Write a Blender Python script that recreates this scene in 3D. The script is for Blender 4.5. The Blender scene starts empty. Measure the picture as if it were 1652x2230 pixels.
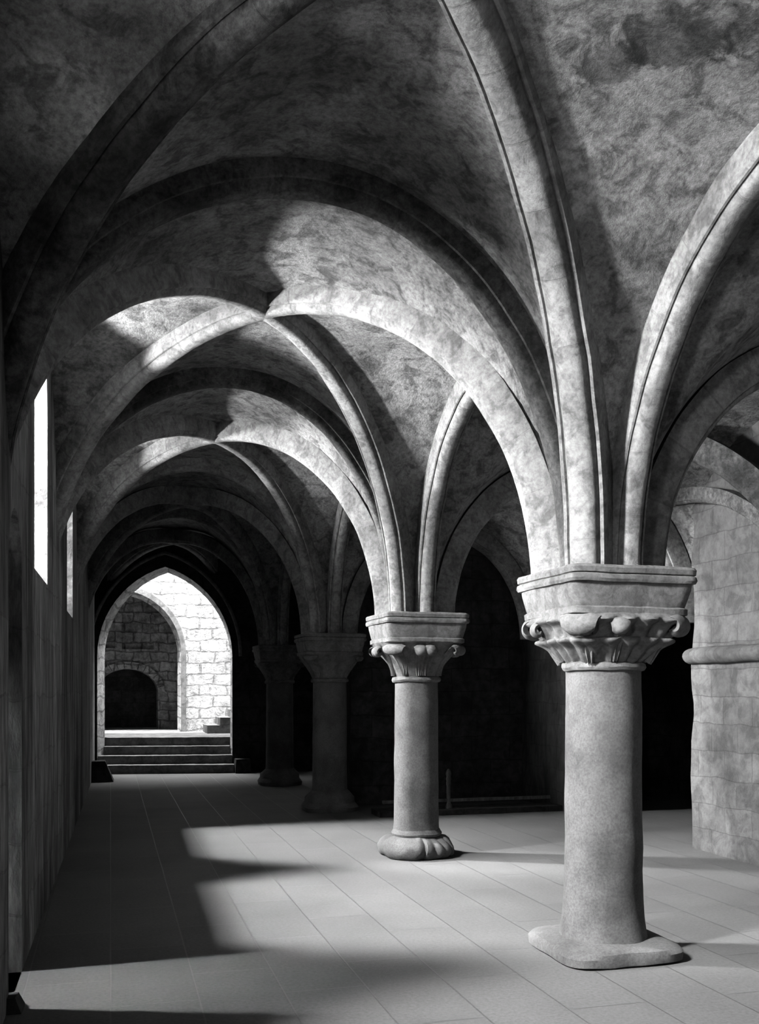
import bpy, bmesh, math, random
from mathutils import Vector, Matrix, noise
from mathutils.geometry import tessellate_polygon

random.seed(7)
sc = bpy.context.scene
COL = sc.collection
PI = math.pi

# ------------------------------------------------------------------ layout
Y0, BAY = 5.56, 3.71            # first column in view and the bay length
XC, XCOL, XWALL = 1.13, 2.955, -0.48
HX, HY = XCOL - XC, BAY / 2
XR0, XR1 = XCOL, 6.30           # aisle beyond the columns
XRC, HR = (XR0 + XR1) / 2, (XR1 - XR0) / 2
ROWS = [-2.36, 1.46, 5.56, 9.27, 12.98, 16.69, 20.40]   # bay boundaries; the nearest bay is the longest
YC = {k: (ROWS[k + 1] + ROWS[k + 2]) / 2 for k in range(-1, 5)}
HYB = {k: (ROWS[k + 2] - ROWS[k + 1]) / 2 for k in range(-1, 5)}
WT = 1.05                       # thickness of the window wall

def warp(x, y, z):
    """the hall narrows a little towards its far end"""
    return Vector((XC + (x - XC) * (1 - 0.009 * (y - 7.4)), y, z))

def rough(p, amp, freq):
    n = noise.noise_vector(Vector(p) * freq)
    return Vector(p) + n * amp

# ------------------------------------------------------------------ materials
def new_mat(name):
    m = bpy.data.materials.new(name)
    m.use_nodes = True
    nt = m.node_tree
    b = nt.nodes['Principled BSDF']
    return m, nt, b

def nd(nt, kind, **kw):
    n = nt.nodes.new(kind)
    for k, v in kw.items():
        if k in n.inputs:
            n.inputs[k].default_value = v
        else:
            setattr(n, k, v)
    return n

def ramp(nt, stops):
    r = nt.nodes.new('ShaderNodeValToRGB')
    el = r.color_ramp.elements
    while len(el) < len(stops):
        el.new(0.5)
    for e, (p, c) in zip(el, stops):
        e.position = p
        e.color = (c, c, c, 1)
    return r

def stone(name, base, contrast=0.5, patch=0.9, grain=14.0, stretch=(1, 1, 1), bump=0.5, bump_d=0.02,
          rough_v=0.9, blocks=None, voussoir=None, spec=0.2, stain=0.35, wob=0.0, spots=(), mid=3.1):
    """weathered grey stone; blocks=(axes, width, height, mortar, dark) draws masonry joints"""
    m, nt, b = new_mat(name)
    L = nt.links
    tc = nd(nt, 'ShaderNodeTexCoord')
    mp = nd(nt, 'ShaderNodeMapping')
    mp.inputs['Scale'].default_value = stretch
    L.new(tc.outputs['Object'], mp.inputs['Vector'])
    n1 = nd(nt, 'ShaderNodeTexNoise', Scale=patch, Detail=8.0, Roughness=0.62)
    n2 = nd(nt, 'ShaderNodeTexNoise', Scale=grain, Detail=10.0, Roughness=0.72)
    n3 = nd(nt, 'ShaderNodeTexNoise', Scale=patch * mid, Detail=9.0, Roughness=0.66, Distortion=0.6)
    for n in (n1, n2, n3):
        L.new(mp.outputs['Vector'], n.inputs['Vector'])
    r1 = ramp(nt, [(0.38, 1 - contrast), (0.51, 1.0), (0.64, 1 + contrast * 0.6)])
    r2 = ramp(nt, [(0.37, 1 - contrast * 0.8), (0.5, 1.0), (0.63, 1 + contrast * 0.75)])
    r3 = ramp(nt, [(0.40, 1 - stain), (0.5, 1.0), (0.60, 1 + stain * 0.4)])
    # colour ramps clamp to display range only in the picker; values above 1 are kept
    L.new(n1.outputs['Fac'], r1.inputs['Fac'])
    L.new(n2.outputs['Fac'], r2.inputs['Fac'])
    L.new(n3.outputs['Fac'], r3.inputs['Fac'])
    def mul(a, c):
        x = nt.nodes.new('ShaderNodeMix')
        x.data_type = 'RGBA'; x.blend_type = 'MULTIPLY'; x.clamp_result = False
        x.inputs['Factor'].default_value = 1
        L.new(a, x.inputs[6])
        if isinstance(c, float):
            x.inputs[7].default_value = (c, c, c, 1)
        else:
            L.new(c, x.inputs[7])
        return x.outputs[2]
    col = mul(mul(mul(r1.outputs['Color'], r2.outputs['Color']), r3.outputs['Color']), float(base))
    for (px, py, pz, pr, pf) in spots:        # bare or sooty patches of plaster with ragged edges
        va = nt.nodes.new('ShaderNodeVectorMath'); va.operation = 'DISTANCE'
        L.new(tc.outputs['Object'], va.inputs[0]); va.inputs[1].default_value = (px, py, pz)
        ad = nt.nodes.new('ShaderNodeMath'); ad.operation = 'MULTIPLY_ADD'
        L.new(n3.outputs['Fac'], ad.inputs[0]); ad.inputs[1].default_value = pr * 2.4
        L.new(va.outputs['Value'], ad.inputs[2])
        mr = nt.nodes.new('ShaderNodeMapRange'); mr.interpolation_type = 'SMOOTHSTEP'
        mr.inputs['From Min'].default_value = pr * 2.35; mr.inputs['From Max'].default_value = pr * 1.9
        mr.inputs['To Min'].default_value = 1.0; mr.inputs['To Max'].default_value = pf
        L.new(ad.outputs[0], mr.inputs['Value'])
        cc = nt.nodes.new('ShaderNodeCombineXYZ')
        for q in range(3):
            L.new(mr.outputs['Result'], cc.inputs[q])
        col = mul(col, cc.outputs[0])
    hgt = nt.nodes.new('ShaderNodeMath'); hgt.operation = 'ADD'
    L.new(n2.outputs['Fac'], hgt.inputs[0]); L.new(n3.outputs['Fac'], hgt.inputs[1])
    height = hgt.outputs[0]
    br = None
    if blocks:
        axes, bw, bh, mort, dark = blocks
        sx = nt.nodes.new('ShaderNodeSeparateXYZ'); cx = nt.nodes.new('ShaderNodeCombineXYZ')
        vec = tc.outputs['Object']
        if wob:
            nw = nd(nt, 'ShaderNodeTexNoise', Scale=2.3, Detail=3.0)
            L.new(vec, nw.inputs['Vector'])
            va = nt.nodes.new('ShaderNodeVectorMath'); va.operation = 'SCALE'
            va.inputs['Scale'].default_value = wob
            L.new(nw.outputs['Color'], va.inputs[0])
            vb = nt.nodes.new('ShaderNodeVectorMath'); vb.operation = 'ADD'
            L.new(vec, vb.inputs[0]); L.new(va.outputs[0], vb.inputs[1])
            vec = vb.outputs[0]
        L.new(vec, sx.inputs[0])
        L.new(sx.outputs['XYZ'.index(axes[0])], cx.inputs[0])
        L.new(sx.outputs['XYZ'.index(axes[1])], cx.inputs[1])
        br = nd(nt, 'ShaderNodeTexBrick', Scale=1.0)
        br.inputs['Brick Width'].default_value = bw
        br.inputs['Row Height'].default_value = bh
        br.inputs['Mortar Size'].default_value = mort
        br.inputs['Mortar Smooth'].default_value = 0.3
        br.inputs['Color1'].default_value = (0.82, 0.82, 0.82, 1)
        br.inputs['Color2'].default_value = (1.1, 1.1, 1.1, 1)
        br.inputs['Mortar'].default_value = (dark, dark, dark, 1)
        L.new(cx.outputs[0], br.inputs['Vector'])
    if voussoir:
        br = nd(nt, 'ShaderNodeTexBrick', Scale=1.0)
        br.offset = 0.0
        br.inputs['Brick Width'].default_value = voussoir
        br.inputs['Row Height'].default_value = 50.0
        br.inputs['Mortar Size'].default_value = 0.006
        br.inputs['Mortar Smooth'].default_value = 0.2
        br.inputs['Color1'].default_value = (0.80, 0.80, 0.80, 1)
        br.inputs['Color2'].default_value = (1.06, 1.06, 1.06, 1)
        br.inputs['Mortar'].default_value = (0.78, 0.78, 0.78, 1)
        L.new(tc.outputs['UV'], br.inputs['Vector'])
    if br:
        col = mul(col, br.outputs['Color'])
        hs = nt.nodes.new('ShaderNodeMath'); hs.operation = 'MULTIPLY_ADD'
        L.new(br.outputs['Fac'], hs.inputs[0]); hs.inputs[1].default_value = -0.8
        L.new(height, hs.inputs[2])
        height = hs.outputs[0]
    L.new(col, b.inputs['Base Color'])
    b.inputs['Roughness'].default_value = rough_v
    b.inputs['Specular IOR Level'].default_value = spec
    bp = nd(nt, 'ShaderNodeBump', Strength=bump, Distance=bump_d)
    L.new(height, bp.inputs['Height'])
    L.new(bp.outputs['Normal'], b.inputs['Normal'])
    return m

M = {}
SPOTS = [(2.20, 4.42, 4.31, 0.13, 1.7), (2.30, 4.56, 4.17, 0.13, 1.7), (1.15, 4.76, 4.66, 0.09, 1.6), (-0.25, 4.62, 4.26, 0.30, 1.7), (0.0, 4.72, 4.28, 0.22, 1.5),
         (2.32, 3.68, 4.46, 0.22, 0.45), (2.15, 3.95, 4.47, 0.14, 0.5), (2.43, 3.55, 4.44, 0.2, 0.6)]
M['web'] = stone('vault plaster', 0.145, 0.46, 0.9, 32, (1, 1, 1), 0.8, 0.02, stain=0.52, spots=SPOTS, mid=7.5)
M['rib_dark'] = stone('dark rib stone', 0.05, 0.6, 1.6, 26, (1, 1, 1), 0.6, 0.014, voussoir=0.36, stain=0.5, mid=5.0)  # darker stone for some of the arches and ribs
M['pier_shade'] = stone('shaded pier stone', 0.035, 0.5, 1.4, 12, (1, 1, 0.4), 0.7, 0.03, blocks=('YZ', 0.5, 0.3, 0.008, 0.7), wob=0.1)  # far pier: shade put into the colour as a darker stone
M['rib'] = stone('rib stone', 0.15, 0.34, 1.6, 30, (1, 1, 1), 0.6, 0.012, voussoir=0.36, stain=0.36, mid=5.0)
M['wall'] = stone('window wall stone', 0.14, 0.7, 1.4, 12, (1, 1, 0.22), 0.9, 0.03, blocks=('YZ', 0.75, 0.42, 0.008, 0.8), wob=0.16)
M['reveal'] = stone('limewashed reveal', 0.06, 0.7, 2.0, 18, (1, 1, 1), 0.6, 0.02, stain=0.3)
M['pier'] = stone('pale pier stone', 0.055, 0.24, 1.6, 14, (1, 1, 1), 0.6, 0.02, blocks=('YZ', 0.42, 0.27, 0.006, 0.7), wob=0.10, stain=0.3)
M['dark'] = stone('shade dark stone', 0.022, 0.5, 1.2, 9, (1, 1, 1), 0.7, 0.03, blocks=('XZ', 0.6, 0.33, 0.01, 0.6), wob=0.1)  # near-black stands in for deep shade on walls; also dark loose stones
M['column'] = stone('granite column', 0.064, 0.30, 2.2, 70, (1, 1, 1), 0.35, 0.006, stain=0.15)
M['carved'] = stone('carved stone', 0.08, 0.28, 3.0, 40, (1, 1, 1), 0.4, 0.008, stain=0.3)
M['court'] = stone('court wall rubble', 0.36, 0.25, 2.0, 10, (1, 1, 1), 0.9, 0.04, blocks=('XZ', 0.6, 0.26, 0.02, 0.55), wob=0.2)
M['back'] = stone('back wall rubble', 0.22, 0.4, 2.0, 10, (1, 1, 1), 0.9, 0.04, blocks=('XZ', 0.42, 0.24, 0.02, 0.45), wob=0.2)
M['step'] = stone('worn step stone', 0.11, 0.25, 2.0, 20, (1, 1, 1), 0.4, 0.01)
M['wood'] = stone('blackened timber', 0.07, 0.4, 3.0, 20, (6, 6, 1), 0.4, 0.005, rough_v=0.6)
M['roof'] = stone('roof rubble', 0.2, 0.3, 1.0, 8)

def floor_mat():
    m, nt, b = new_mat('floor slabs')
    L = nt.links
    tc = nd(nt, 'ShaderNodeTexCoord')
    sx = nt.nodes.new('ShaderNodeSeparateXYZ'); cx = nt.nodes.new('ShaderNodeCombineXYZ')
    L.new(tc.outputs['Object'], sx.inputs[0])
    L.new(sx.outputs[1], cx.inputs[0]); L.new(sx.outputs[0], cx.inputs[1])
    br = nd(nt, 'ShaderNodeTexBrick', Scale=1.0)
    br.offset = 0.42
    br.inputs['Brick Width'].default_value = 1.15
    br.inputs['Row Height'].default_value = 0.455
    br.inputs['Mortar Size'].default_value = 0.006
    br.inputs['Mortar Smooth'].default_value = 0.4
    br.inputs['Color1'].default_value = (0.92, 0.92, 0.92, 1)
    br.inputs['Color2'].default_value = (1.05, 1.05, 1.05, 1)
    br.inputs['Mortar'].default_value = (0.66, 0.66, 0.66, 1)
    L.new(cx.outputs[0], br.inputs['Vector'])
    n1 = nd(nt, 'ShaderNodeTexNoise', Scale=0.9, Detail=8.0, Roughness=0.6)
    n2 = nd(nt, 'ShaderNodeTexNoise', Scale=45.0, Detail=6.0, Roughness=0.7)
    L.new(tc.outputs['Object'], n1.inputs['Vector']); L.new(tc.outputs['Object'], n2.inputs['Vector'])
    r1 = ramp(nt, [(0.3, 0.054), (0.5, 0.066), (0.7, 0.076)])
    r2 = ramp(nt, [(0.28, 0.72), (0.5, 1.0), (0.72, 1.25)])
    L.new(n1.outputs['Fac'], r1.inputs['Fac']); L.new(n2.outputs['Fac'], r2.inputs['Fac'])
    cur = r1.outputs['Color']
    for o in (r2.outputs['Color'], br.outputs['Color']):
        x = nt.nodes.new('ShaderNodeMix'); x.data_type = 'RGBA'; x.blend_type = 'MULTIPLY'
        x.inputs['Factor'].default_value = 1
        L.new(cur, x.inputs[6]); L.new(o, x.inputs[7])
        cur = x.outputs[2]
    L.new(cur, b.inputs['Base Color'])
    b.inputs['Specular IOR Level'].default_value = 0.16
    rr = nt.nodes.new('ShaderNodeMath'); rr.operation = 'MULTIPLY_ADD'
    L.new(br.outputs['Fac'], rr.inputs[0]); rr.inputs[1].default_value = -0.28; rr.inputs[2].default_value = 0.80
    L.new(rr.outputs[0], b.inputs['Roughness'])
    hs = nt.nodes.new('ShaderNodeMath'); hs.operation = 'MULTIPLY_ADD'
    L.new(br.outputs['Fac'], hs.inputs[0]); hs.inputs[1].default_value = -1.0
    L.new(n2.outputs['Fac'], hs.inputs[2])
    bp = nd(nt, 'ShaderNodeBump', Strength=0.25, Distance=0.008)
    L.new(hs.outputs[0], bp.inputs['Height']); L.new(bp.outputs['Normal'], b.inputs['Normal'])
    return m
M['floor'] = floor_mat()

# ------------------------------------------------------------------ object helpers
def link(name, me, parent=None):
    o = bpy.data.objects.new(name, me)
    COL.objects.link(o)
    if parent:
        o.parent = parent
    return o

def obj(name, bm, mat, parent=None, smooth=False, ang=None):
    bmesh.ops.remove_doubles(bm, verts=bm.verts, dist=1e-5)
    bmesh.ops.recalc_face_normals(bm, faces=bm.faces)
    me = bpy.data.meshes.new(name)
    bm.to_mesh(me); bm.free()
    me.materials.append(mat)
    if smooth:
        for p in me.polygons:
            p.use_smooth = True
        if ang:
            me.set_sharp_from_angle(angle=math.radians(ang))
    return link(name, me, parent)

def thing(name, label, cat, loc, group=None, rz=0):
    o = link(name, None)
    o.location = loc; o.rotation_euler = (0, 0, rz)
    return tag(o, label, cat, group)

def tag(o, label, cat, group=None, kind='thing'):
    o['label'] = label; o['category'] = cat; o['kind'] = kind
    if group:
        o['group'] = group
    return o

def struct(o, label=None, cat=None):
    o['kind'] = 'structure'
    if label:
        o['label'] = label
    if cat:
        o['category'] = cat
    return o

def grid_faces(bm, rows, close_u=False, close_v=False):
    nu, nv = len(rows), len(rows[0])
    for i in range(nu - (0 if close_u else 1)):
        for j in range(nv - (0 if close_v else 1)):
            a, b = rows[i][j], rows[i][(j + 1) % nv]
            c, d = rows[(i + 1) % nu][(j + 1) % nv], rows[(i + 1) % nu][j]
            try:
                bm.faces.new((a, b, c, d))
            except ValueError:
                pass

def rough_box(bm, lo, hi, cell=0.12, amp=0.0, freq=3.0, f=None, taper=None):
    """subdivided box whose faces are slightly uneven"""
    lo, hi = Vector(lo), Vector(hi)
    n = [max(1, int(round((hi[i] - lo[i]) / cell))) for i in range(3)]
    cache = {}
    def v(i, j, k):
        key = (i, j, k)
        if key not in cache:
            p = Vector([lo[a] + (hi[a] - lo[a]) * (i, j, k)[a] / n[a] for a in range(3)])
            if taper:
                p = taper(p)
            if amp:
                p = rough(p, amp, freq)
            if f:
                p = f(*p)
            cache[key] = bm.verts.new(p)
        return cache[key]
    for i in range(n[0]):
        for j in range(n[1]):
            for k in (0, n[2]):
                bm.faces.new((v(i, j, k), v(i + 1, j, k), v(i + 1, j + 1, k), v(i, j + 1, k)))
    for i in range(n[0]):
        for k in range(n[2]):
            for j in (0, n[1]):
                bm.faces.new((v(i, j, k), v(i + 1, j, k), v(i + 1, j, k + 1), v(i, j, k + 1)))
    for j in range(n[1]):
        for k in range(n[2]):
            for i in (0, n[0]):
                bm.faces.new((v(i, j, k), v(i, j + 1, k), v(i, j + 1, k + 1), v(i, j, k + 1)))

# ------------------------------------------------------------------ vault webs
def ell(p, k, b, z0):
    return z0 + b * math.sqrt(max(0.0, 1 - (p / k) ** 2))

def web_left(p, q):
    a, c = abs(p), abs(q)
    if p > 0:
        D = lambda t: ell(t, 0.875, 2.29, 2.32)
        T = lambda t: ell(t, 0.965, 2.30, 2.35)
        W = lambda t: ell(t, 0.93, 1.98, 2.35)
    else:
        D = lambda t: ell(t, 0.995, 2.29, 2.32)
        T = lambda t: ell(t, 1.09, 2.30, 2.35)
        W = lambda t: ell(t, 1.02, 2.20, 2.35)
    if c >= a:
        f = (c - a) / max(1e-6, 1 - a)
        return D(a) + (T(a) - D(a)) * f
    f = (a - c) / max(1e-6, 1 - c)
    return D(c) + (W(c) - D(c)) * f

def web_right(p, q):
    a, c = abs(p), abs(q)
    D = lambda t: ell(t, 0.95, 1.98, 2.35)
    T = lambda t: ell(t, 0.90, 1.66, 2.35)
    W = (lambda t: ell(t, 0.95, 2.04, 2.35)) if p < 0 else (lambda t: ell(t, 0.95, 1.75, 2.35))
    if c >= a:
        f = (c - a) / max(1e-6, 1 - a)
        return D(a) + (T(a) - D(a)) * f
    f = (a - c) / max(1e-6, 1 - c)
    return D(c) + (W(c) - D(c)) * f

def ceiling(name, xc, hx, fn, bays):
    bm = bmesh.new()
    N = 44
    for k in bays:
        yc = YC[k]
        rows = []
        for i in range(N + 1):
            row = []
            for j in range(N + 1):
                p, q = -1 + 2 * i / N, -1 + 2 * j / N
                x, y = xc + hx * p, yc + HYB[k] * q
                z = fn(p, q)
                z += 0.02 * noise.noise(Vector((x * 1.7, y * 1.7, 3.0)))
                row.append(bm.verts.new(warp(x, y, z)))
            rows.append(row)
        grid_faces(bm, rows)
    return struct(obj(name, bm, M['web'], smooth=True, ang=35))
ceiling('ceiling', XC, HX, web_left, range(-1, 5))
ceiling('ceiling_aisle', XRC, HR, web_right, range(-1, 3))

# ------------------------------------------------------------------ ribs
PROFILE = [(-0.098, 0.25), (-0.098, 0.062), (-0.090, 0.048), (-0.078, 0.045), (-0.070, 0.056), (-0.062, 0.030), (-0.052, 0.012),
           (-0.030, 0.002), (0, 0), (0.030, 0.002), (0.052, 0.012), (0.062, 0.030), (0.070, 0.056), (0.078, 0.045), (0.090, 0.048),
           (0.098, 0.062), (0.098, 0.25)]

def sweep(bm, pts, lateral, prof, up, scale=1.0, rough_amp=0.007):
    uv = bm.loops.layers.uv.verify()
    lat = Vector(lateral).normalized()
    rows, dist, d = [], [], random.uniform(0, 0.3)
    for i, p in enumerate(pts):
        t = (pts[min(i + 1, len(pts) - 1)] - pts[max(i - 1, 0)]).normalized()
        out = t.cross(lat).normalized()
        if out.dot(up[i]) < 0:
            out = -out
        if i:
            d += (p - pts[i - 1]).length
        dist.append(d)
        rows.append([bm.verts.new(rough(warp(*(p + lat * w * scale + out * r * scale)), rough_amp, 4.0)) for w, r in prof])
    for i in range(len(rows) - 1):
        for j in range(len(prof) - 1):
            f = bm.faces.new((rows[i][j], rows[i][j + 1], rows[i + 1][j + 1], rows[i + 1][j]))
            for lp, dd, jj in zip(f.loops, (dist[i], dist[i], dist[i + 1], dist[i + 1]), (j, j + 1, j + 1, j)):
                lp[uv].uv = (dd, 1 + jj * 0.02)
    # back of the rib, bedded in the web
    for i in range(len(rows) - 1):
        bm.faces.new((rows[i][-1], rows[i][0], rows[i + 1][0], rows[i + 1][-1]))
    bm.faces.new(rows[0]); bm.faces.new(rows[-1])

def arch_points(c, e, a, b, z0, n=64, t0=0.0, t1=PI, foot=0.0):
    ap, an = a if isinstance(a, tuple) else (a, a)
    c, e = Vector(c), Vector(e).normalized()
    pts, up = [], []
    for i in range(n + 1):
        t = t0 + (t1 - t0) * i / n
        a = ap if math.cos(t) > 0 else an
        pts.append(Vector((c.x, c.y, z0)) + e * a * math.cos(t) + Vector((0, 0, b * math.sin(t))))
        up.append(e * math.cos(t) / a + Vector((0, 0, math.sin(t) / b + 1e-4)))
    if foot:
        pts.insert(0, pts[0] - Vector((0, 0, foot))); up.insert(0, up[0])
        pts.append(pts[-1] - Vector((0, 0, foot))); up.append(up[-1])
    return pts, up

def rib(name, label, group, c, e, a, b, z0, scale=1.0, cat='vault rib', mat='rib', **kw):
    bm = bmesh.new()
    pts, up = arch_points(c, e, a, b, z0, **kw)
    lat = Vector((-Vector(e).y, Vector(e).x, 0))
    sweep(bm, pts, lat, PROFILE, up, scale)
    o = obj(name, bm, M[mat], smooth=True, ang=40)
    return tag(o, label, cat, group)

PLACE = ['nearest', 'second', 'third', 'fourth']
# arches across the nave
TL = ['nearest broad stone arch across the nave, springing from the nearest column',
      'dark arch across the nave springing from the second column',
      'dark arch across the nave springing from the third column',
      'faint arch across the nave just before the far doorway']
for k in range(4):
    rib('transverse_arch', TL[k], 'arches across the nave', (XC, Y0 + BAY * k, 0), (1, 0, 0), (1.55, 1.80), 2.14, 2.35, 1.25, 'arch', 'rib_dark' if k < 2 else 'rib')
# diagonal ribs
dl = math.hypot(HX, HY)
DA = ['diagonal rib rising overhead from the nearest column towards the top edge', 'sunlit diagonal rib from the nearest column to the left wall beyond, over the bright bay',
      'pale diagonal rib from the second column up to the farther bright crossing', 'dim diagonal rib from the third column towards the far left wall',
      'barely lit diagonal rib from the fourth column towards the doorway wall']
DB = ['dark diagonal rib sweeping from the upper left corner down the left wall', 'diagonal rib from the second column to the near left wall through the bright crossing',
      'thin bright-edged diagonal rib from the third column to the second crossing', 'dim diagonal rib from the fourth column back to the left wall',
      'last dark diagonal rib in front of the doorway wall']
for k in range(5):
    hy = HYB[k]
    # right half on the column, left half dying into the window wall
    aa = (2.14 + 0.5 * (hy - HY), 2.46 + 0.5 * (hy - HY))
    lab = (DA[k], DB[k]) if k == 0 else (DB[k], DA[k])
    rib('diagonal_rib', lab[0], 'diagonal ribs', (XC, YC[k], 0), (HX, hy, 0), aa, 2.20 - 0.05 * k, 2.32, 1.25 if k == 0 else 1.0)
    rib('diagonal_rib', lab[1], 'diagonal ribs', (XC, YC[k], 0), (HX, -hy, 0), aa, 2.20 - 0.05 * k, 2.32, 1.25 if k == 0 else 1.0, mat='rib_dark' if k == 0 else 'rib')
# arches along the row of columns
LL = ['wide arch from the nearest column towards the upper right edge', 'pale arch from the second column to the nearest column',
      'pale arch from the third column to the second column', 'dark arch from the fourth column to the third column']
for k in range(4):
    rib('arcade_arch', LL[k], 'arches along the row of columns', (XCOL, YC[k], 0), (0, 1, 0), HYB[k] - 0.36, 1.80, 2.35, 1.0, 'arch')
# arches across the aisle
FL = ['low arch from the nearest column across the aisle to the right edge', 'pale low arch from the second column across the aisle',
      'short pale low arch from the third column across the dark aisle']
for k in range(3):
    rib('aisle_arch', FL[k], 'arches across the aisle', (4.63, Y0 + BAY * k, 0), (1, 0, 0), 1.27, 1.42, 2.35, 1.0, 'arch')

# ------------------------------------------------------------------ columns
def sect(bm, a, n, z, N=96, fn=None, amp=0.0, freq=5):
    row = []
    for i in range(N):
        t = 2 * PI * i / N
        c, s = math.cos(t), math.sin(t)
        r = a / (abs(c) ** n + abs(s) ** n) ** (1.0 / n)
        dz = 0
        if fn:
            dr, dz = fn(t)
            r += dr
        p = Vector((r * c, r * s, z + dz))
        if amp:
            p = rough(p, amp, freq)
        row.append(bm.verts.new(p))
    return row

def loft(name, secs, mat, parent, N=96, amp=0.0, freq=5, fn=None, ang=40, off=0.0):
    """secs: (half size, roundness exponent, z)"""
    bm = bmesh.new()
    rows = []
    for k, (a, n, z) in enumerate(secs):
        g = (lambda t, kk=k: fn(t, kk)) if fn else None
        rows.append(sect(bm, a, n, z, N, g, amp, freq))
    grid_faces(bm, rows, False, True)
    bm.faces.new(rows[0]); bm.faces.new(rows[-1])
    if off:
        bmesh.ops.rotate(bm, verts=bm.verts, matrix=Matrix.Rotation(off, 3, 'Z'))
    return obj(name, bm, mat, parent, True, ang)

def tube(bm, pts, radii, n=10, flat=1.0):
    rows = []
    for i, p in enumerate(pts):
        t = (pts[min(i + 1, len(pts) - 1)] - pts[max(i - 1, 0)]).normalized()
        ref = Vector((0, 0, 1)) if abs(t.z) < 0.9 else Vector((1, 0, 0))
        u = t.cross(ref).normalized(); v = t.cross(u).normalized()
        rows.append([bm.verts.new(p + (u * math.cos(2 * PI * j / n) + v * math.sin(2 * PI * j / n) * flat) * radii[i]) for j in range(n)])
    grid_faces(bm, rows, False, True)
    bm.faces.new(rows[0]); bm.faces.new(rows[-1])

def volute(parent, ang, z0, z1, r0, r1, rad, turns=1.35, width=1.0, th=0.02, pe=1.9):
    """a leaf that climbs the corner of the bell and curls over at its tip"""
    bm = bmesh.new()
    d = Vector((math.cos(ang), math.sin(ang), 0)); side = Vector((-d.y, d.x, 0))
    path, wid = [], []
    n0 = 12
    for i in range(n0 + 1):
        t = i / n0
        path.append((r0 + (r1 - r0) * t ** pe, z0 + (z1 - z0) * t)); wid.append(0.026 + 0.05 * t * width)
    R = rad
    cx, cz = path[-1][0] + R * 0.35, path[-1][1] - R * 0.94
    ph0 = math.atan2(path[-1][1] - cz, path[-1][0] - cx)
    n1 = 26
    for i in range(1, n1 + 1):
        t = i / n1
        rr = math.hypot(path[n0][0] - cx, path[n0][1] - cz) * (1 - 0.78 * t)
        ph = ph0 - turns * 2 * PI * t
        path.append((cx + rr * math.cos(ph), cz + rr * math.sin(ph))); wid.append((0.076 * width) * (1 - 0.45 * t) + 0.0)
    rows = []
    prof = [(-1, 0.0), (-0.72, 0.55), (-0.35, 0.25), (0, 0.7), (0.35, 0.25), (0.72, 0.55), (1, 0.0), (0.6, -0.6), (0, -0.7), (-0.6, -0.6)]
    for i, (r, z) in enumerate(path):
        a = path[max(0, i - 1)]; b = path[min(len(path) - 1, i + 1)]
        tr, tz = b[0] - a[0], b[1] - a[1]
        l = math.hypot(tr, tz) or 1
        nr, nz = tz / l, -tr / l
        rows.append([bm.verts.new(d * (r + nr * h * th) + side * w * wid[i] + Vector((0, 0, z + nz * h * th))) for w, h in prof])
    grid_faces(bm, rows, False, True)
    bm.faces.new(rows[0]); bm.faces.new(rows[-1])
    return obj('corner_leaf', bm, M['carved'], parent, True, 50)

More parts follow.
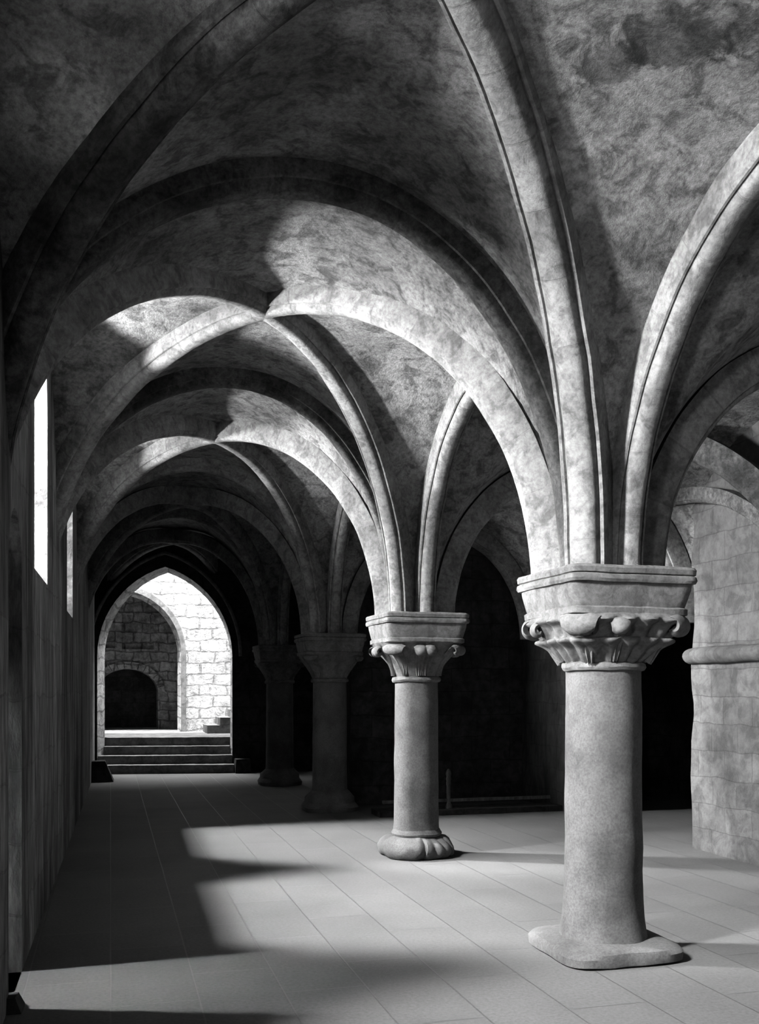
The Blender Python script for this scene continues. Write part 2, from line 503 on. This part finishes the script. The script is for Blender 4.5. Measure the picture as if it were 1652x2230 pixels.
def make_column(x, y, label, style):
    p = warp(x, y, 0)
    t = thing('column', label, 'column', p, 'columns between nave and aisle')
    big = style == 'fan'
    # --- base
    if style == 'fan':
        loft('base_slab', [(0.37, 5.0, 0.0), (0.392, 5.5, 0.012), (0.395, 5.5, 0.06), (0.38, 5, 0.085), (0.33, 4, 0.10), (0.27, 2.2, 0.112)], M['column'], t, amp=0.007, freq=6)
        zb = 0.105
        shaft = [(0.272, 2, zb), (0.262, 2, zb + 0.05), (0.252, 2, zb + 0.12), (0.244, 2, zb + 0.24), (0.240, 2, zb + 0.42), (0.238, 2, 0.8), (0.236, 2, 1.2), (0.233, 2, 1.77)]
    elif style == 'curl':
        def lump(tt, k):
            if k > 6:
                return (0, 0)
            s = 0.012 * math.sin(3 * tt + 0.6)
            for g in (60, 110, 265, 283, 301, 322):
                dlt = (math.degrees(tt) - g + 180) % 360 - 180
                s -= 0.034 * math.exp(-(dlt / 2.6) ** 2)
            return (s, 0)
        loft('base_torus', [(0.33, 3, 0.0), (0.355, 2.7, 0.02), (0.37, 2.6, 0.06), (0.368, 2.6, 0.10), (0.345, 2.4, 0.145), (0.30, 2.2, 0.18), (0.26, 2, 0.195), (0.24, 2, 0.2)], M['column'], t, amp=0.02, freq=7, fn=lump)
        loft('base_ring', [(0.225, 2, 0.195), (0.248, 2, 0.205), (0.252, 2, 0.225), (0.240, 2, 0.245), (0.232, 2, 0.262), (0.222, 2, 0.27)], M['column'], t, amp=0.008, freq=8)
        zb = 0.262
        shaft = [(0.228, 2, zb), (0.222, 2, zb + 0.05), (0.220, 2, 0.6), (0.218, 2, 1.1), (0.213, 2, 1.72)]
    else:
        loft('base_torus', [(0.36, 3.4, 0.0), (0.37, 3.4, 0.06), (0.35, 3, 0.10), (0.34, 2.2, 0.12), (0.335, 2.1, 0.18), (0.29, 2, 0.23), (0.25, 2, 0.27), (0.235, 2, 0.28)], M['column'], t, amp=0.012, freq=7)
        zb = 0.27
        shaft = [(0.242, 2, zb), (0.236, 2, zb + 0.06), (0.233, 2, 0.9), (0.228, 2, 1.74)]
    # --- shaft: finer sections so that its worn surface follows
    fine = []
    for (a0, n0, z0), (a1, n1, z1) in zip(shaft, shaft[1:]):
        m = max(1, int((z1 - z0) / 0.06))
        for i in range(m):
            f = i / m
            fine.append((a0 + (a1 - a0) * f, 2, z0 + (z1 - z0) * f))
    fine.append(shaft[-1])
    loft('shaft', fine, M['column'], t, amp=0.006, freq=5)
    zn = shaft[-1][2]
    rn = shaft[-1][0]
    # --- necking
    loft('necking', [(rn - 0.005, 2, zn - 0.012), (rn + 0.020, 2, zn - 0.005), (rn + 0.030, 2, zn + 0.014), (rn + 0.024, 2, zn + 0.036), (rn + 0.004, 2, zn + 0.048)], M['carved'], t, amp=0.010, freq=9)
    # --- bell
    z0, z1 = zn + 0.035, 2.10
    NS = 36
    secs = []
    for i in range(NS + 1):
        s = i / NS
        if style == 'fan':
            a = rn + 0.006 + (0.385 - rn) * (1 - (1 - s) ** 1.7)
            n = 2.0 + 3.4 * s ** 0.8
        else:
            a = rn + 0.004 + (0.395 - rn) * (0.55 * s + 0.45 * s ** 2.0)
            n = 2.0 + 3.6 * s ** 1.6
        secs.append((a, n, z0 + (z1 - z0) * s))
    def carve(tt, k):
        s = k / NS
        if style == 'fan':
            face = (tt + PI / 4) % (PI / 2) - PI / 4       # angle from the middle of the face
            tier = s / 0.52 if s < 0.52 else (s - 0.52) / 0.40
            tier = min(1.0, tier)
            ph = face + (0 if s < 0.52 else PI / 26)
            flute = (0.5 + 0.5 * math.cos(20 * ph * (1 - 0.12 * tier))) ** 0.6
            lip = math.exp(-((tier - 0.86) / 0.16) ** 2)
            d = (-0.036 + 0.042 * flute) * math.sin(PI * min(1, tier * 0.95 + 0.05)) ** 0.6 + 0.045 * lip * (0.55 + 0.45 * flute)
            if s > 0.92:
                d *= max(0, (1 - s) / 0.08)
            return (d, 0)
        if style == 'curl':
            face = (tt + PI / 4) % (PI / 2) - PI / 4
            mid = math.exp(-(face / 0.22) ** 2)
            rib_ = math.cos(34 * face) * mid
            d = (-0.035 * mid + 0.022 * rib_) * math.sin(PI * min(1, s * 1.05)) ** 0.8
            return (d, 0)
        face = (tt + PI / 4) % (PI / 2) - PI / 4
        d = 0.014 * math.cos(12 * face) * math.sin(PI * s)
        return (d, 0)
    bell = loft('capital', secs, M['carved'], t, N=208, amp=0.006, freq=9, fn=carve, ang=60)
    h = z1 - z0
    for q in range(4):
        a = PI / 4 + q * PI / 2
        if style == 'fan':
            volute(bell, a, z0 + 0.01, z0 + h * 0.92, rn + 0.04, 0.43, 0.062, 0.70, 1.7, 0.045, 0.95)
        elif style == 'curl':
            volute(bell, a, z0 + 0.02, z0 + h * 0.86, rn + 0.020, 0.44, 0.045, 0.7, 1.7, 0.035)
        else:
            volute(bell, a, z0 + 0.02, z0 + h * 0.92, rn + 0.015, 0.44, 0.035, 0.6, 1.6, 0.03)
    if style != 'plain':
        for q in range(4):
            a = q * PI / 2
            for da in ((-0.20, 0.05) if style == 'curl' else (-0.26,)):
                volute(bell, a + da, z0 + 0.02, z0 + h * 0.84, rn + 0.018, 0.372 + (0.005 if style == 'curl' else 0.02), 0.045, 0.8, 0.85, 0.03, 1.9 if style == 'curl' else 0.9).name = 'face_leaf'
    # --- block under the abacus
    loft('impost_block', [(0.375, 9, 2.085), (0.392, 10, 2.095), (0.394, 10, 2.13), (0.380, 10, 2.14), (0.384, 10, 2.15), (0.402, 12, 2.24), (0.408, 12, 2.29)], M['carved'], t, N=128, amp=0.006, freq=8, ang=30)
    # --- abacus slab
    ha = 0.425
    loft('abacus', [(ha - 0.03, 14, 2.272), (ha - 0.004, 14, 2.279), (ha + 0.004, 14, 2.296), (ha, 14, 2.318), (ha - 0.012, 14, 2.326), (ha - 0.002, 14, 2.332),
                    (ha + 0.002, 14, 2.36), (ha - 0.006, 14, 2.374), (ha - 0.03, 14, 2.38)], M['carved'], t, N=160, amp=0.005, freq=6, ang=35)
    return t
make_column(XCOL, Y0, 'nearest tall stone column with carved fan leaf capital and flat slab base', 'fan')
make_column(XCOL, Y0 + BAY, 'second column from the front, with curled leaf capital and lumpy round base', 'curl')
make_column(XCOL, Y0 + 2 * BAY, 'dim third column with plain leaf capital, behind the second column', 'plain')
make_column(XCOL, Y0 + 3 * BAY, 'black silhouetted fourth column with flared base near the doorway', 'plain')

# ------------------------------------------------------------------ floor
bm = bmesh.new()
rough_box(bm, (-4.0, -3.4, -0.25), (10.0, 20.6, 0.0), 1.0)
struct(obj('floor', bm, M['floor']))

# ------------------------------------------------------------------ walls with openings
def arch_loop(c, hw, z0, zs, zt, n=18, pointed=None):
    """loop in (u, z): sill z0, springing zs, crown zt"""
    pts = [(c - hw, z0), (c + hw, z0), (c + hw, zs)]
    if pointed:
        R = pointed
        half = []
        amax = math.acos((R - hw) / R)
        for i in range(1, n // 2 + 1):
            t = amax * i / (n // 2)
            half.append((hw - R + R * math.cos(t), R * math.sin(t)))
        k = (zt - zs) / half[-1][1]
        pts += [(c + u, zs + v * k) for u, v in half]
        pts += [(c - u, zs + v * k) for u, v in reversed(half[:-1])]
    else:
        for i in range(1, n):
            t = PI * i / n
            pts.append((c + hw * math.cos(t), zs + (zt - zs) * math.sin(t)))
    pts.append((c - hw, zs))
    return pts

def holed(bm, outer, holes, f):
    loops = [[Vector((u, v, 0)) for u, v in l] for l in [outer] + holes]
    flat = [p for l in loops for p in l]
    vs = [bm.verts.new(f(p.x, p.y)) for p in flat]
    for tri in tessellate_polygon(loops):
        try:
            bm.faces.new([vs[i] for i in tri])
        except ValueError:
            pass

def strip(bm, la, fa, lb, fb):
    A = [bm.verts.new(fa(*p)) for p in la]; B = [bm.verts.new(fb(*p)) for p in lb]
    n = len(A)
    for i in range(n):
        bm.faces.new((A[i], A[(i + 1) % n], B[(i + 1) % n], B[i]))

# the window wall on the left
WIN = [1.0] + [YC[k] for k in range(0, 3)]        # window centres, bay by bay
yA, yB = -3.2, 20.6
inner = [arch_loop(c, 0.55, 2.45, 3.75, 4.30) for c in WIN]
outer = [arch_loop(c, 0.58, 2.75, 4.55, 4.95) for c in WIN]
# unseen window beside the camera, widened and placed to aim light at the vault
inner[0] = arch_loop(1.0, 0.85, 2.15, 3.60, 4.20); outer[0] = arch_loop(0.75, 1.15, 2.15, 4.2, 4.9)
DOORC, DOORH = 5.715, 0.335
d_in = arch_loop(DOORC, DOORH, 0.0, 2.30, 2.64)
bm = bmesh.new()
rect = [(yA, -0.02), (yB, -0.02), (yB, 5.4), (yA, 5.4)]
d_in0 = [(u, max(v, 0.0)) for u, v in d_in]
fin = lambda u, v: warp(XWALL, u, v)
fout = lambda u, v: warp(XWALL - WT, u, v)
holed(bm, rect, inner + [d_in0], fin)
holed(bm, rect, outer + [d_in0], fout)
strip(bm, rect, fin, rect, fout)
strip(bm, d_in0, fin, d_in0, fout)
struct(obj('wall_left', bm, M['wall']))
for i, (li, lo) in enumerate(zip(inner, outer)):
    bm = bmesh.new()
    strip(bm, li, fin, lo, fout)
    # a stone lip to the reveal, bedded in the wall
    struct(obj('window_%d' % (i + 1), bm, M['reveal']))

# wall behind the camera, and roof
bm = bmesh.new()
rect = [(-1.8, -0.1), (9.3, -0.1), (9.3, 5.5), (-1.8, 5.5)]
dh = arch_loop(4.9, 1.0, 0.0, 2.2, 3.0)  # doorway added in the unseen back wall to admit the fill lamp
wb = lambda y: (lambda u, v: Vector((u, y, v)))
holed(bm, rect, [dh], wb(-3.0)); holed(bm, rect, [dh], wb(-3.4))
strip(bm, rect, wb(-3.0), rect, wb(-3.4)); strip(bm, dh, wb(-3.0), dh, wb(-3.4))
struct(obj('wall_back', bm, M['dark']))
bm = bmesh.new(); rough_box(bm, (-1.8, -3.4, 5.3), (9.3, 20.35, 5.6), 2.0); struct(obj('roof', bm, M['roof']))

# aisle side: pale wall with its broken end, then a dark bay, then the next length of wall
RW = 5.80
def pier(name, y0, y1, mat, x=RW, amp=0.03):
    bm = bmesh.new()
    rough_box(bm, (x, y0, -0.05), (x + 0.95, y1, 5.4), 0.13, amp, 2.6)
    return struct(obj(name, bm, mat, smooth=True, ang=50))
pier('wall_right', -3.0, 8.90, M['pier'])
pier('wall_right_far', 11.75, 13.6, M['pier_shade'], 5.85)
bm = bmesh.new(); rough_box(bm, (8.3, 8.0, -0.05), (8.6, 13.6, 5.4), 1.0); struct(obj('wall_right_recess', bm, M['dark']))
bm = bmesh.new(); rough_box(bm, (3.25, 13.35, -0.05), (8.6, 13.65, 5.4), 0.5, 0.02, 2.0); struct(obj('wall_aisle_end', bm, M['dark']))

# string course on the pale wall
def half_round(bm, pts, outs, r, zc):
    rows = []
    for p, o in zip(pts, outs):
        row = []
        for j in range(9):
            t = -PI / 2 + PI * j / 8
            q = Vector((p[0], p[1], zc)) + Vector((o[0], o[1], 0)) * (0.02 + r * 1.25 * math.cos(t)) + Vector((0, 0, r * math.sin(t)))
            row.append(bm.verts.new(rough(q, 0.010, 5)))
        row.append(bm.verts.new((p[0] - o[0] * 0.12, p[1] - o[1] * 0.12, zc + r)))
        row.append(bm.verts.new((p[0] - o[0] * 0.12, p[1] - o[1] * 0.12, zc - r)))
        rows.append(row)
    grid_faces(bm, rows, False, True)
    bm.faces.new(rows[0]); bm.faces.new(rows[-1])
bm = bmesh.new()
pts, outs = [], []
for i in range(36):
    y = 5.0 + (8.84 - 5.0) * i / 35
    pts.append((RW, y)); outs.append((-1, 0))
for i in range(1, 9):
    a = PI / 2 * i / 8
    pts.append((RW + 0.05 * (1 - math.cos(a)), 8.84 + 0.06 * math.sin(a))); outs.append((-math.cos(a), math.sin(a)))
for i in range(1, 5):
    pts.append((RW + 0.05 + 0.2 * i, 8.90)); outs.append((0, 1))
half_round(bm, pts, outs, 0.085, 1.985)
tag(obj('string_course', bm, M['pier'], smooth=True, ang=60), 'rounded stone moulding running along the pale wall at right', 'moulding')

# wall rib and springing rib over the pale wall
def poly_rib(name, label, pts, lat, scale):
    bm = bmesh.new()
    c = sum(pts, Vector()) / len(pts)
    up = [p - Vector((c.x, c.y, 2.0)) if abs(p.y - c.y) > 0.3 else Vector((0, 0, 1)) for p in pts]
    sweep(bm, pts, lat, PROFILE, up, scale)
    return tag(obj(name, bm, M['rib_dark'], smooth=True, ang=40), label, 'vault rib', 'ribs over the pale wall')  # the darker stone colour stands in for shade on these ribs
q = []
for i in range(41):
    t = PI * i / 40
    q.append(Vector((RW - 0.06, 9.05 + 1.75 * math.cos(t), 2.35 + 1.2 * math.sin(t))))
q = [q[0] - Vector((0, 0, 0.30))] + q + [q[-1] - Vector((0, 0, 0.30))]      # feet stand on the string course
poly_rib('wall_rib', 'thin moulded rib following the top of the pale wall at right', q, (1, 0, 0), 0.62)
q = []
for i in range(33):
    t = PI / 2 * i / 32
    f = 1 - math.cos(t)
    q.append(Vector((5.72 - 1.1 * f, 7.25 + 1.9 * f, 2.35 + 1.75 * math.sin(t))))
q = [q[0] - Vector((0, 0, 0.30))] + q
poly_rib('wall_rib', 'broader rib above the thin one, at the right edge behind the low arch', q, (1.9, 1.1, 0), 1.0)

# ------------------------------------------------------------------ the far doorway, steps and court
EA = math.radians(-9)
EC = Vector((1.03, 19.60, 0))
def endf(dy):
    def f(u, v):
        c, s = math.cos(EA), math.sin(EA)
        return Vector((EC.x + u * c - dy * s, EC.y + u * s + dy * c, v))
    return f
def end3(x, y, z):
    c, s = math.cos(EA), math.sin(EA)
    return Vector((EC.x + x * c - y * s, EC.y + x * s + y * c, z))
bm = bmesh.new()
rect = [(-2.6, -0.02), (2.9, -0.02), (2.9, 5.4), (-2.6, 5.4)]
hole = [(u, v) for u, v in arch_loop(0, 1.30, 0.0, 2.28, 4.03, 24, pointed=1.83)]
hole2 = [(u, v) for u, v in arch_loop(0, 1.24, 0.0, 2.25, 3.97, 24, pointed=1.83)]
holed(bm, rect, [hole], endf(0)); holed(bm, rect, [hole2], endf(0.5))
strip(bm, rect, endf(0), rect, endf(0.5))
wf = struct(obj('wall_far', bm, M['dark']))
bm = bmesh.new(); strip(bm, hole, endf(0.002), hole2, endf(0.5))
struct(obj('door_1', bm, M['court']))
# hood moulding over the doorway
bm = bmesh.new()
hl = arch_loop(0, 1.46, 1.9, 2.28, 4.30, 40, pointed=1.95)[2:-1]
pp = [end3(u, -0.02, v) for u, v in hl]
rows = []
cm = end3(0, 0, 2.3)
for i, p in enumerate(pp):
    t = (pp[min(i + 1, len(pp) - 1)] - pp[max(i - 1, 0)]).normalized()
    nrm = end3(0, -1, 0) - end3(0, 0, 0)
    o = t.cross(nrm).normalized()
    rows.append([bm.verts.new(p + nrm * (0.05 * math.cos(a) + 0.0) + o * 0.035 * math.sin(a)) for a in [2 * PI * j / 10 for j in range(10)]])
grid_faces(bm, rows, False, True); bm.faces.new(rows[0]); bm.faces.new(rows[-1])
tag(obj('hood_moulding', bm, M['step'], smooth=True), 'thin pointed moulding on the wall above the far doorway', 'moulding')

LZ = 0.655
t = thing('stone_steps', 'four wide stone steps rising through the far pointed doorway', 'steps', end3(0, -0.3, 0), None, EA)
for i in range(4):
    bm = bmesh.new()
    w = 1.34 if i < 1 else (1.29 if i < 2 else 1.23)
    rough_box(bm, (-w, 0.30 * i, 0 if i == 0 else LZ / 4 * i - 0.03), (w, 1.35, LZ / 4 * (i + 1)), 0.1, 0.006, 5)
    obj('step', bm, M['step'], t)
# court beyond
bm = bmesh.new(); rough_box(bm, (-3.2, 20.62, 0.3), (5.5, 26.5, LZ - 0.004), 2.0); struct(obj('floor_court', bm, M['step']))
CY = 22.9
bm = bmesh.new()
cw = lambda dy: (lambda u, v: Vector((u, CY + dy, v)))
rect = [(-3.2, LZ - 0.01), (5.5, LZ - 0.01), (5.5, 6.2), (-3.2, 6.2)]
ho = arch_loop(0.14, 1.42, LZ, 2.45, 3.88, 30)
ho2 = arch_loop(0.14, 1.36, LZ, 2.42, 3.80, 30)
holed(bm, rect, [ho], cw(0)); holed(bm, rect, [ho2], cw(0.35)); strip(bm, rect, cw(0), rect, cw(0.35)); strip(bm, ho, cw(0), ho2, cw(0.35))
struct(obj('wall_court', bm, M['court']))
# dressed ring round the court arch
bm = bmesh.new()
ra = arch_loop(0.14, 1.42, LZ, 2.45, 3.88, 30); rb = arch_loop(0.14, 1.53, LZ, 2.45, 4.0, 30)
A = ra[1:]; B = rb[1:]
strip_pts = []
for l, dy in ((A, -0.03), (B, -0.03), (B, 0.02), (A, 0.02)):
    strip_pts.append([bm.verts.new((u, CY + dy, v)) for u, v in l])
for i in range(len(A) - 1):
    for j in range(4):
        a, b = strip_pts[j], strip_pts[(j + 1) % 4]
        bm.faces.new((a[i], a[i + 1], b[i + 1], b[i]))
struct(obj('trim_1', bm, M['step']))
# shaded wall behind the court arch with its own round arches
BY = 24.6
bm = bmesh.new()
bw = lambda dy: (lambda u, v: Vector((u, BY + dy, v)))
rect = [(-3.2, LZ - 0.01), (5.5, LZ - 0.01), (5.5, 6.2), (-3.2, 6.2)]
b1 = arch_loop(0.40, 0.72, LZ, 1.55, 2.12, 22); b2 = arch_loop(2.45, 0.72, LZ, 1.45, 2.12, 22)
b1c = [(u, max(v, LZ)) for u, v in b1]
nic = [(-1.2, 2.62), (0.10, 2.62), (0.10, 3.65), (-1.2, 3.65)]
nic2 = [(0.26, 2.60), (1.02, 2.60), (1.02, 3.45), (0.26, 3.45)]
holed(bm, rect, [b1c, b2, nic, nic2], bw(0)); 
strip(bm, b1c, bw(0), b1c, bw(0.9)); strip(bm, b2, bw(0), b2, bw(0.9))
for nn in (nic, nic2):
    strip(bm, nn, bw(0), nn, bw(0.10)); holed(bm, nn, [], bw(0.10))
strip(bm, rect, bw(0), rect, bw(0.3))
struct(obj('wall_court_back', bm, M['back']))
bm = bmesh.new(); rough_box(bm, (-3.2, 25.5, 0.3), (5.5, 25.8, 6.2), 2.0); struct(obj('wall_court_rear', bm, M['dark']))
bm = bmesh.new(); rough_box(bm, (-3.3, 22.95, 4.6), (5.5, 25.8, 4.8), 2.0); struct(obj('roof_passage', bm, M['roof']))
for nm, x0 in (('wall_court_left', -3.5), ('wall_court_right', 5.5)):
    bm = bmesh.new(); rough_box(bm, (x0, 20.6, 0.0), (x0 + 0.3, 25.8, 6.2), 2.0); struct(obj(nm, bm, M['court']))
# voussoirs round the small dark arch
t = thing('voussoir_ring', 'ring of small stone voussoirs over the dark arch beyond the doorway', 'stone arch', (0.40, BY, LZ))
nv = 15
for i in range(nv):
    bm = bmesh.new()
    a0, a1 = PI * (i + 0.06) / nv, PI * (i + 0.94) / nv
    vs = []
    for dy in (-0.04, 0.05):
        for a, k in ((a0, 0.0), (a1, 0.0), (a1, 0.17), (a0, 0.17)):
            vs.append(bm.verts.new(((0.72 + k) * math.cos(a), dy, 0.90 + (0.57 + k) * math.sin(a))))
    for f in ((0, 1, 2, 3), (4, 5, 6, 7), (0, 1, 5, 4), (1, 2, 6, 5), (2, 3, 7, 6), (3, 0, 4, 7)):
        bm.faces.new([vs[j] for j in f])
    obj('voussoir', bm, M['back'], t)
# small flight at the right of the court
t = thing('court_steps', 'short stone stair against the sunlit wall, right of the landing', 'steps', (2.05, 21.9, LZ))
for i in range(3):
    bm = bmesh.new(); rough_box(bm, (0.0 + 0.28 * i, -0.15, 0.17 * i if i else 0), (1.5, 0.9, 0.17 * (i + 1)), 0.2, 0.008, 4)
    obj('step', bm, M['step'], t)

# plinth stones beside the far doorway
def wedge(name, label, loc, sx, sy, h, top, mat, rz=0):
    bm = bmesh.new()
    def tp(p):
        k = 1 - (1 - top) * (p.z / h)
        return Vector((p.x * k, p.y * k, p.z))
    rough_box(bm, (-sx, -sy, 0), (sx, sy, h), 0.06, 0.012, 6, taper=tp)
    o = obj(name, bm, mat, smooth=True, ang=50)
    o.location = loc; o.rotation_euler = (0, 0, rz)
    return tag(o, label, 'stone', None)
wedge('plinth_stone', 'dark sloping plinth stone at the foot of the left wall before the steps', (-0.22, 18.1, 0), 0.27, 0.3, 0.36, 0.45, M['dark'])
wedge('plinth_stone', 'dark block at the right foot of the far doorway', (2.48, 19.15, 0), 0.16, 0.16, 0.27, 0.85, M['dark'])
wedge('jamb_stone', 'small dark rough stone on the floor at the bottom left corner', (-0.52, 5.36, 0), 0.09, 0.09, 0.075, 0.6, M['dark'])

# kerb and rail across the aisle
bm = bmesh.new(); rough_box(bm, (3.30, 12.02, 0), (5.85, 12.42, 0.075), 0.1, 0.012, 5)
tag(obj('stone_kerb', bm, M['dark'], smooth=True, ang=40), 'low dark stone kerb across the aisle behind the columns', 'kerb')
t = thing('barrier', 'dark low barrier with a turned post, standing on the kerb between the columns', 'barrier', (4.28, 12.16, 0.07))
bm = bmesh.new()
rows = [sect(bm, a, 2, z, 20) for a, z in [(0.05, 0), (0.05, 0.04), (0.028, 0.08), (0.026, 0.30), (0.034, 0.33), (0.026, 0.36), (0.036, 0.39), (0.026, 0.42), (0.038, 0.45), (0.03, 0.49), (0.012, 0.52)]]
grid_faces(bm, rows, False, True); bm.faces.new(rows[0]); bm.faces.new(rows[-1])
obj('post', bm, M['wood'], t, True, 50)
bm = bmesh.new(); rough_box(bm, (-0.9, -0.02, 0.09), (1.45, 0.02, 0.13), 0.2); obj('rail', bm, M['wood'], t)

# ------------------------------------------------------------------ light
def area(name, loc, target, sx, sy, power, spread=180):
    l = bpy.data.lights.new(name, 'AREA')
    l.shape = 'RECTANGLE'; l.size = sx; l.size_y = sy; l.energy = power
    l.spread = math.radians(spread)
    o = bpy.data.objects.new(name, l); COL.objects.link(o)
    o.location = loc
    o.rotation_euler = (Vector(target) - Vector(loc)).to_track_quat('-Z', 'Y').to_euler()
    o['kind'] = 'helper'
    return o
#      skylight high, skylight low, light thrown up from the ground, place of the bright sky along the wall, its width
DAY = [(550, 750, 5, 0.0, 0.4, 0.0), (1300, 2600, 60, -0.15, 0.4, 0.30), (3000, 3100, 720, 0.10, 0.4, 0.22), (3000, 2700, 420, 0.55, 0.25, 0.30)]
for c, (ph_, pl, pg, dy, sz, gy) in zip(WIN, DAY):
    area('window_skylight', (-2.0, c + dy, 5.5), (2.0, c - dy, 0), sz, 0.5, ph_)
    area('window_low_skylight', (-2.0, c + dy, 4.3), (4.0, c - dy, 0), sz, 1.1, pl)
    area('window_ground_light', (-1.95, c + gy, 2.95), (1.6, c - 0.6, 4.35), 0.3, 0.25, pg)
area('window_ground_light', (-1.72, 0.22, 2.50), (3.4, 5.2, 3.2), 0.8, 0.22, 35, 70)
area('door_daylight', (-2.3, 5.98, 2.35), (0.3, 5.66, 0), 0.12, 0.15, 34, 50)
area('court_skylight', (1.0, 21.9, 6.6), (1.0, 20.0, 0.5), 3.0, 1.4, 1800)
area('back_fill_light', (5.0, -4.2, 1.2), (1.6, 4.8, 4.0), 1.2, 0.8, 50)  # added fill lamp outside the back wall, for the column fronts

s = bpy.data.lights.new('sun', 'SUN'); s.energy = 19.0; s.angle = math.radians(0.6)
so = bpy.data.objects.new('sun', s); COL.objects.link(so)
so.location = (0, 0, 12)
so.rotation_euler = Vector((0.08, 0.36, -0.93)).to_track_quat('-Z', 'Y').to_euler()
so['kind'] = 'helper'

w = bpy.data.worlds.new('sky'); sc.world = w; w.use_nodes = True
bg = w.node_tree.nodes['Background']
bg.inputs['Color'].default_value = (1, 1, 1, 1); bg.inputs['Strength'].default_value = 0.06

# ------------------------------------------------------------------ camera
F = 2130.0
TH = math.atan((826 - 241) / F)
cam = bpy.data.cameras.new('camera')
cam.sensor_fit = 'HORIZONTAL'; cam.sensor_width = 36.0
cam.lens = F / 1652 * 36.0
cam.shift_y = (1498 - 1115) / 1652
cam.clip_start = 0.05
co = bpy.data.objects.new('camera', cam); COL.objects.link(co)
co.location = (0, 0, 1.656)
co.rotation_euler = (PI / 2, 0, -TH)
sc.camera = co

sc.view_settings.view_transform = 'Standard'
sc.view_settings.look = 'None'
sc.view_settings.gamma = 1.0
sc.view_settings.use_curve_mapping = False
sc.view_settings.exposure = 0.0
sc.cycles.use_denoising = True
sc.cycles.max_bounces = 8
sc.cycles.diffuse_bounces = 2
sc.cycles.sample_clamp_indirect = 6.0
